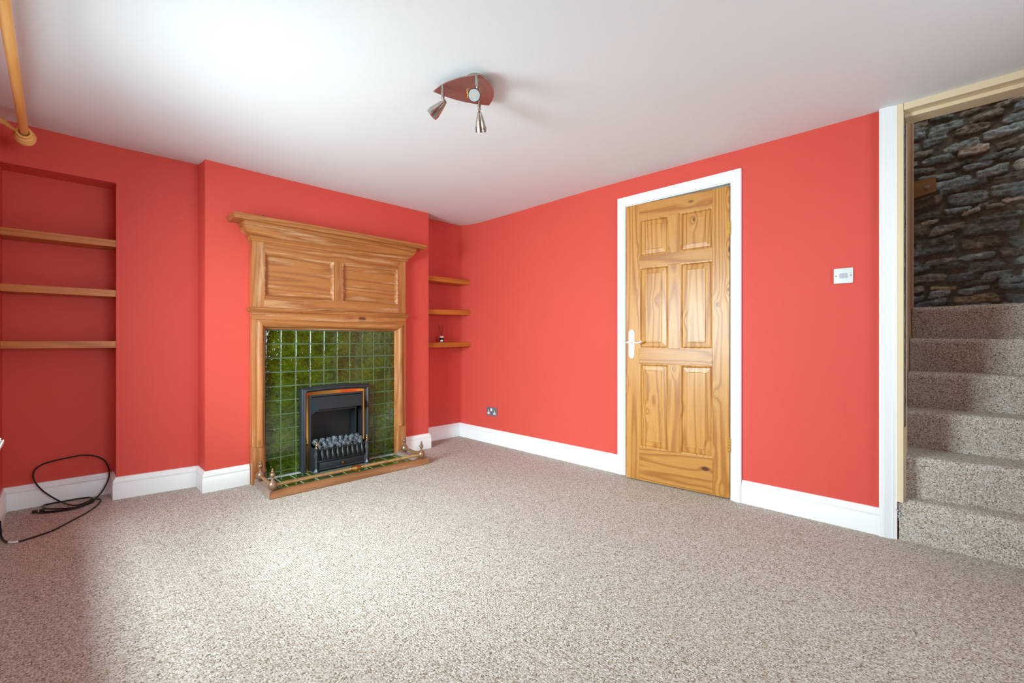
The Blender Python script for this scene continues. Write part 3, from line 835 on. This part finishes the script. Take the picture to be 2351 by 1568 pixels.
# ------------------------------------------------------------ brass fender
fe = thing('brass_fender', 'aged brass rail fender with ball posts, standing round the hearth', 'fender', (1.53, 3.2, .045))
fz = .0455
bronze = metal('dull_bronze', L('#a5866c'), .38, L('#8a6c58'), .1, 40, .7)
posts = [(.968, 3.117), (2.082, 3.117), (.978, 3.395), (2.100, 3.400)]
pprof = [(.012, 0), (.013, .003), (.009, .006), (.016, .012), (.0255, .022), (.0285, .036), (.0265, .050), (.018, .061), (.011, .067), (.009, .071), (.012, .073), (.007, .077), (.0055, .082), (.010, .087), (.015, .097), (.0165, .106), (.013, .112), (.008, .115), (.005, .118), (.010, .122), (.0095, .127), (.005, .130), (.004, .133), (.0065, .136), (.006, .141), (0, .144)]
for x, y in posts:
    mb = MB(); mb.lathe(pprof, (x, y, fz), seg=24); obj('ball_post', mb, bronze, fe, smooth=True, angle=60)
rz_ = fz+.036
mb = MB(); mb.lathe([(.0125, 0), (.0125, .006), (.0108, .010), (.0108, 1.058), (.0125, 1.062), (.0125, 1.068)], (.991, 3.117, rz_), (1, 0, 0), 18); obj('front_rail', mb, M['brass'], fe, smooth=True)
kn = metal('coppery_brass_knop', L('#a06c40'), .35, L('#c09556'), .2, 40)
mb = MB(); mb.lathe([(.011, -.052), (.014, -.049), (.014, -.046), (.010, -.043), (.014, -.037), (.014, -.034), (.019, -.026), (.0225, -.008), (.0225, .004), (.019, .018), (.012, .030), (.010, .033), (.014, .038), (.014, .043), (.010, .047), (.012, .052)], (1.530, 3.117, rz_), (1, 0, 0), 20); obj('centre_knop', mb, kn, fe, smooth=True)
for (xa, ya), (xb, yb) in ((posts[0], posts[2]), (posts[1], posts[3])):
    mb = MB(); d = V(xb-xa, yb-ya, 0); l = d.length; d.normalize()
    mb.lathe([(.0105, .020), (.0105, l-.020)], (xa, ya, rz_), d, 16); obj('side_rail', mb, M['brass'], fe, smooth=True)

# ------------------------------------------------------------ shelves
def shelf(name, x0, x1, y0, y1, z, th, label, group, dz=0.0):
    o = MB(); o.box(x0, x1, y0, y1, z-th, z, .0015)
    for v in o.b.verts: v.co.z += dz*((v.co.x-x0)/(x1-x0)-.5)
    tag(obj(name, o, M['shelf'], origin=((x0+x1)/2, y1, z-th)), label, 'shelf', group)
for z, w in ((1.635, 'topmost'), (1.320, 'middle'), (.998, 'lowest')):
    shelf('wall_shelf', XL+.001, .2645, 3.806, YN-.001, z, .0435, w+' of the three orange pine shelves in the left niche', 'shelves in the left niche')
for z, w, dz in ((1.616, 'topmost', .003), (1.302, 'middle', .015), (.983, 'lowest', .006)):
    shelf('wall_shelf', 2.451, 2.999, 3.600, YA-.001, z, .046, w+' of the three pine shelves right of the chimney breast'+(', holding the reed diffuser' if w == 'lowest' else ''), 'shelves in the right alcove', dz)

# reed diffuser
rdz = .984
rd = thing('reed_diffuser', 'small glass reed diffuser with dark liquid on the right alcove shelf', 'diffuser', (2.69, 3.675, rdz))
cx_, cy_ = 2.69, 3.675
mb = MB(); mb.lathe([(.019, 0), (.0225, .003), (.0225, .036), (.020, .041), (.0195, .043)], (cx_, cy_, rdz), seg=20); obj('bottle', mb, NT('dark_glass').set(L('#15161c'), .05, Specular_IOR_Level=.8), rd, smooth=True)
mb = MB(); mb.lathe([(.0215, .043), (.0225, .045), (.0225, .060), (.0205, .062), (.010, .062), (0, .0621)], (cx_, cy_, rdz), seg=20); obj('cap', mb, NT('pale_cap').set(L('#d9c3b3'), .4), rd, smooth=True)
mb = MB(); mb.box(cx_-.013, cx_+.013, cy_-.0235, cy_-.0222, rdz+.008, rdz+.022); 
for v in mb.b.verts:
    p = Matrix.Rotation(math.radians(-36), 3, 'Z') @ (v.co-V(cx_, cy_, 0)); v.co = p+V(cx_, cy_, 0)
obj('label_patch', mb, M['whitep'], rd)
for dx, dy, h in ((-.042, .01, .125), (.012, .01, .120), (.026, -.004, .125), (.036, .012, .118), (-.030, -.012, .105)):
    mb = MB(); mb.tube([(cx_-dx*.2, cy_-dy*.2, rdz+.02), (cx_+dx, cy_+dy, rdz+.062+h)], .0014, 6); obj('reed', mb, NT('dark_reed').set(L('#2a1512'), .8), rd)

# ------------------------------------------------------------ socket and light switch
so = thing('wall_socket', 'double wall socket with grey metal plate low on the red wall', 'socket', (3.0, 3.272, .309))
mb = MB(); mb.box(2.9915, 2.9995, 3.200, 3.345, .268, .351, .002); obj('faceplate', mb, M['grey_metal'], so)
for yc_ in (3.316, 3.232):
    mb = MB(); mb.box(2.9900, 2.993, yc_-.004, yc_+.004, .292, .324, .001); mb.box(2.9900, 2.993, yc_-.015, yc_+.015, .283, .300, .001); obj('socket_insert', mb, M['whitep'], so)
for yc_ in (3.316, 3.232):
    for a in ((yc_-.0015, yc_+.0015, .311, .319), (yc_-.011, yc_-.005, .289, .2915), (yc_+.005, yc_+.011, .289, .2915)):
        mb = MB(); mb.box(2.9895, 2.9905, *a); obj('pin_slot', mb, M['dark'], so)
mb = MB(); mb.box(2.9865, 2.993, 3.264, 3.283, .315, .340, .001); obj('rocker', mb, M['whitep'], so)
for y in (3.338, 3.207):
    mb = MB(); mb.lathe([(.004, 0), (.0035, .001)], (2.9915, y, .309), (-1, 0, 0), 10); obj('screw', mb, M['chrome'], so)

sw = thing('light_switch', 'double light switch with pale metal plate between door and stairs', 'switch', (3.0, .470, 1.349))
mb = MB(); mb.box(2.989, 2.9995, .428, .514, 1.308, 1.390, .003, 3); obj('faceplate', mb, metal('satin_silver_plate', L('#dbe3e3'), .5, L('#cdd6d8'), .0, 20, .15), sw, smooth=True)
for ya, yb in ((.4545, .4710), (.4715, .4880)):
    mb = MB(); mb.face([(2.985, ya, 1.336), (2.985, yb, 1.336), (2.981, yb, 1.362), (2.981, ya, 1.362)])
    mb.b.free(); mb = MB(); mb.ring([[(2.989, ya, 1.336), (2.989, yb, 1.336), (2.989, yb, 1.363), (2.989, ya, 1.363)], [(2.981, ya, 1.336), (2.981, yb, 1.336), (2.986, yb, 1.363), (2.986, ya, 1.363)]]); obj('rocker', mb, NT('grey_white_plastic').set(L('#bcbcc2'), .35), sw)
for y in (.5035, .4385):
    mb = MB(); mb.lathe([(.0045, 0), (.004, .0012), (0, .0016)], (2.989, y, 1.349), (-1, 0, 0), 12); obj('screw', mb, M['brass'], sw)

# ------------------------------------------------------------ ceiling spotlight fixture
PZ = 2.150
cl = thing('ceiling_spotlight', 'brushed metal three lamp spotlight on a curved triangular plate on the ceiling', 'ceiling light', (1.34, 1.61, 2.19))
F = 1044.9
def onz(u, v, z):
    D = F*(z-1.0)/(782-v); a = (u-1175.5)/F
    return Vector((D*(1+a)/2**.5, D*(1-a)/2**.5, z))
T1, T2, T3 = Vector((1.230, 1.744)), Vector((1.297, 1.488)), Vector((1.494, 1.655))
def side(p, q, bulge, n=14):
    d = q-p; nrm = Vector((d.y, -d.x)); out = []
    c = (T1+T2+T3)/3
    if nrm.dot((p+q)/2-c) < 0: nrm = -nrm
    nrm.normalize()
    for k in range(n):
        t = k/n; out.append(p+d*t+nrm*bulge*4*t*(1-t))
    return out
outl = side(T1, T2, .030)+side(T2, T3, .040)+side(T3, T1, .022)
mb = MB(); mb.ring([[(p.x, p.y, PZ) for p in outl], [(p.x, p.y, PZ+.004) for p in outl]]); obj('plate', mb, M['platem'], cl)
cc = (T1+T2+T3)/3
mb = MB(); zc_ = ceil_z(cc.x, cc.y)
mb.lathe([(.034, PZ+.004), (.042, PZ+.012), (.045, zc_+.003)], (1.338, 1.572, 0), seg=24); obj('canopy', mb, M['nickel'], cl, smooth=True)
mb = MB(); mb.lathe([(.010, 0), (.010, .008), (.006, .010), (.009, .016), (.004, .023), (0, .024)], (1.352, 1.640, PZ), (0, 0, -1), 14); obj('knob', mb, M['brassp'], cl, smooth=True)
def lamp(top, joint, wide, facing=False):
    ax = (Vector(joint)-Vector(wide)); l = ax.length; ax.normalize(); wide = Vector(wide)
    mb = MB(); t = Vector(top); j = Vector(joint)
    q = Vector((t.x, t.y, j.z+.012))
    mb.tube([t, t.lerp(q, .5)], .0062, 12); mb.tube([t.lerp(q, .48), q], .0075, 12)
    mb.tube([q, q+V(0, 0, -.006), j], .005, 10)
    s_ = obj('stem', mb, M['nickel'], cl, smooth=True)
    mb = MB()
    prof = [(.0250, .0), (.0268, 0), (.0268, .012), (.0235, .035), (.0165, .064), (.0112, .080), (.0100, .086), (.006, .0885), (0, .0885)]
    prof = [(r, h) for r, h in prof]
    mb.lathe([(.0, .004), (.020, .004), (.0245, .003)]+prof, wide, ax, 28)
    sh = obj('lamp_shade', mb, M['nickel'], cl, smooth=True, angle=30)
    qd = ax.to_track_quat('Z', 'Y')
    for g in range(4):
        a0 = g*math.pi/2+.5
        for hh, w_ in ((.013, .34), (.018, .26), (.023, .34)):
            r0 = .0269-max(0, hh-.012)*.13; mb = MB(); arc = []
            for sg in range(7):
                a = a0-w_+sg*w_/3; arc.append(wide+qd @ Vector((r0*math.cos(a), r0*math.sin(a), hh)))
            mb.tube(arc, .0012, 6); obj('vent_slot', mb, M['dark'], sh)
    mb = MB(); mb.lathe([(.0242, .0), (.0242, .0025), (0, .0028)], wide-ax*.001, ax, 28)
    b = obj('bulb', mb, M['lens'], cl, smooth=True)
    for g in range(3):
        mb = MB(); a = g*2.1+.4; mb.lathe([(.0028, 0), (.0028, .0009)], wide-ax*.0018+qd @ Vector((.0055*math.cos(a), .0055*math.sin(a), 0)), ax, 8); obj('led', mb, M['led'], b)
    for g in range(3):
        mb = MB(); a = g*2.1+1.4; mb.lathe([(.0009, 0), (.0009, .0008)], wide-ax*.0016+qd @ Vector((.016*math.cos(a), .016*math.sin(a), 0)), ax, 6); obj('vent_hole', mb, M['dark'], b)
Rv = V(.7071, -.7071, 0); Fv = V(.7071, .7071, 0)
# lamp over the left tip, aimed left and down
jA = V(1.229, 1.670, 2.080)+Rv*.012
dA = (-Rv*.70+V(0, 0, -.52)-Fv*-.30).normalized()
lamp((1.229, 1.670, PZ), jA, jA+dA*.0885)
# lamp facing the camera
wB = V(1.264, 1.493, 2.051); dB = (V(0, 0, 1.0)-wB).normalized()
lamp((1.287, 1.505, PZ), wB-dB*.0885, wB)
# lamp hanging straight down
jC = V(1.434, 1.656, 2.098)
lamp((1.434, 1.656, PZ), jC, jC+(Fv*.50+V(0, 0, -.87)+Rv*.06).normalized()*.0885)

# ------------------------------------------------------------ curtain pole over the window
cp = thing('curtain_pole', 'honey coloured wooden curtain pole with round finial, near the ceiling', 'curtain pole', (-.12, 2.0, 2.08))
mb = MB(); mb.lathe([(.0175, 0), (.0175, 3.16)], (-.121, .33, 2.084), (0, 1, 0), 24); obj('pole', mb, M['pole'], cp, smooth=True)
for yb, s in ((3.462, 1), (.36, -1)):
    mb = MB(); mb.lathe([(.0175, .0), (.034, .002), (.038, .009), (.034, .015), (.033, .018), (.038, .022), (.043, .031), (.041, .040), (.034, .046), (.037, .050), (.041, .058), (.037, .068), (.022, .076), (0, .079)], (-.119, yb+s*.012, 2.074), (0, s, 0), 24); obj('finial', mb, M['pole'], cp, smooth=True)
    mb = MB()
    ring = [(-.121+.026*math.cos(a), yb, 2.084-.004+.026*math.sin(a)) for a in [2*math.pi*k/20 for k in range(21)]]
    for dy in (-.006, 0, .006): mb.tube([(x, y+dy, z) for x, y, z in ring], .0065, 8)
    mb.tube([(-.148, yb, 2.084), (-.165, yb, 2.092), (-.185, yb, 2.108), (-.205, yb, 2.118)], .01, 12, rf=lambda t: .0075+.010*t*t)
    mb.lathe([(.018, 0), (.021, .006), (.021, .012), (.030, .016), (.030, .022)], (-.2025, yb, 2.118), (-1, 0, 0), 20)
    mb.lathe([(.006, 0), (.006, .006)], (-.091, yb, 2.084), (1, 0, 0), 12)
    obj('bracket', mb, M['pole'], cp, smooth=True)

# ------------------------------------------------------------ loose black cable on the floor
ca = thing('black_cable', 'loose coil of black cable lying on the carpet below the left niche', 'cable', (.05, 3.8, 0))
def onY(u, v, Y):
    a = (u-1175.5)/F; D = Y*2**.5/(1-a); return Vector((D*(1+a)/2**.5, Y, 1+D*(782-v)/F))
def onF(u, v, z=.006):
    a = (u-1175.5)/F; D = F*(1-z)/(v-782); return Vector((D*(1+a)/2**.5, D*(1-a)/2**.5, z))
def k8(x, y): return x/3.919, 900+y/3.919
def smooth_path(P, n=8):
    out = []
    for i in range(len(P)-1):
        p0, p1, p2, p3 = P[max(i-1, 0)], P[i], P[i+1], P[min(i+2, len(P)-1)]
        for k in range(n):
            t = k/n; out.append(.5*((2*p1)+(-p0+p2)*t+(2*p0-5*p1+4*p2-p3)*t*t+(-p0+3*p1-3*p2+p3)*t**3))
    out.append(P[-1]); return out
CR = .0042
P = [onF(*k8(380, 1072)), onF(*k8(420, 1076)), onF(*k8(560, 1062)), onF(*k8(700, 1040)), onF(*k8(800, 1005)), onF(*k8(850, 975))]
P += [onF(*k8(830, 955)), onF(*k8(790, 948)), onF(*k8(680, 956)), onF(*k8(560, 974)), onF(*k8(450, 995)), onF(*k8(395, 1020)), onF(*k8(400, 1046)), onF(*k8(520, 1050)), onF(*k8(660, 1040)), onF(*k8(780, 1004), .012)]
YP = 3.915
P += [onY(*k8(x, y), YP+dy) for x, y, dy in ((870, 962, -.01), (935, 870, .01), (980, 770, .02), (985, 690, .028), (940, 615, .034), (860, 577, .038), (750, 568, .04), (620, 590, .042), (480, 620, .042), (370, 658, .04), (306, 715, .034), (305, 790, .022), (370, 875, .010), (460, 940, 0))]
P += [onF(*k8(560, 992), .016), onF(*k8(650, 1018), .012), onF(*k8(730, 1010), .012), onF(*k8(810, 975), .010), onF(*k8(880, 962), .008), onF(*k8(905, 972)), onF(*k8(870, 1022)), onF(*k8(780, 1085)), onF(*k8(650, 1155)), onF(*k8(480, 1243)), onF(*k8(320, 1300)), onF(*k8(180, 1342)), onF(*k8(95, 1353)), onF(*k8(40, 1338)), onF(*k8(8, 1300))]
P += [V(-.197, P[-1].y-.06, .03), V(-.198, P[-1].y-.10, .11)]
for p in P: p.z = max(p.z, CR+.001)
for p in P:
    p.y = min(p.y, 3.955); p.x = min(max(p.x, -.199), .238)
mb = MB(); mb.tube(smooth_path(P), CR, 8); obj('cable', mb, M['black'], ca, smooth=True)
mb = MB(); mb.tube([p+V(0, 0, .0) for p in smooth_path(P)[-40:-30]], CR+.0008, 8); obj('white_tie', mb, M['whitep'], ca, smooth=True)
Q = smooth_path([onF(*k8(320, 1082)), onF(*k8(370, 1090)), onF(*k8(470, 1082)), onF(*k8(620, 1062)), onF(*k8(720, 1040), .008)])
mb = MB(); mb.tube(Q, CR*.8, 8); obj('cable', mb, M['black'], ca, smooth=True)
for x, y in ((312, 1076), (378, 1066)):
    p = onF(*k8(x, y), .012); mb = MB(); mb.box(p.x-.011, p.x+.011, p.y-.008, p.y+.008, .004, .020, .001); o = obj('connector', mb, M['black'], ca)

# small nail in the chimney breast above the mantel
n0 = onY(603.5, 497, 3.549)
mb = MB(); mb.tube([(n0.x, 3.5495, n0.z), (n0.x, 3.535, n0.z+.004)], .0016, 8); mb.lathe([(.0035, 0), (.0035, .0015)], (n0.x, 3.535, n0.z+.004), (0, -1, .2), 10)
tag(obj('nail', mb, M['dark'], origin=(n0.x, 3.549, n0.z)), 'small dark nail in the red chimney breast just above the mantel shelf', 'nail')
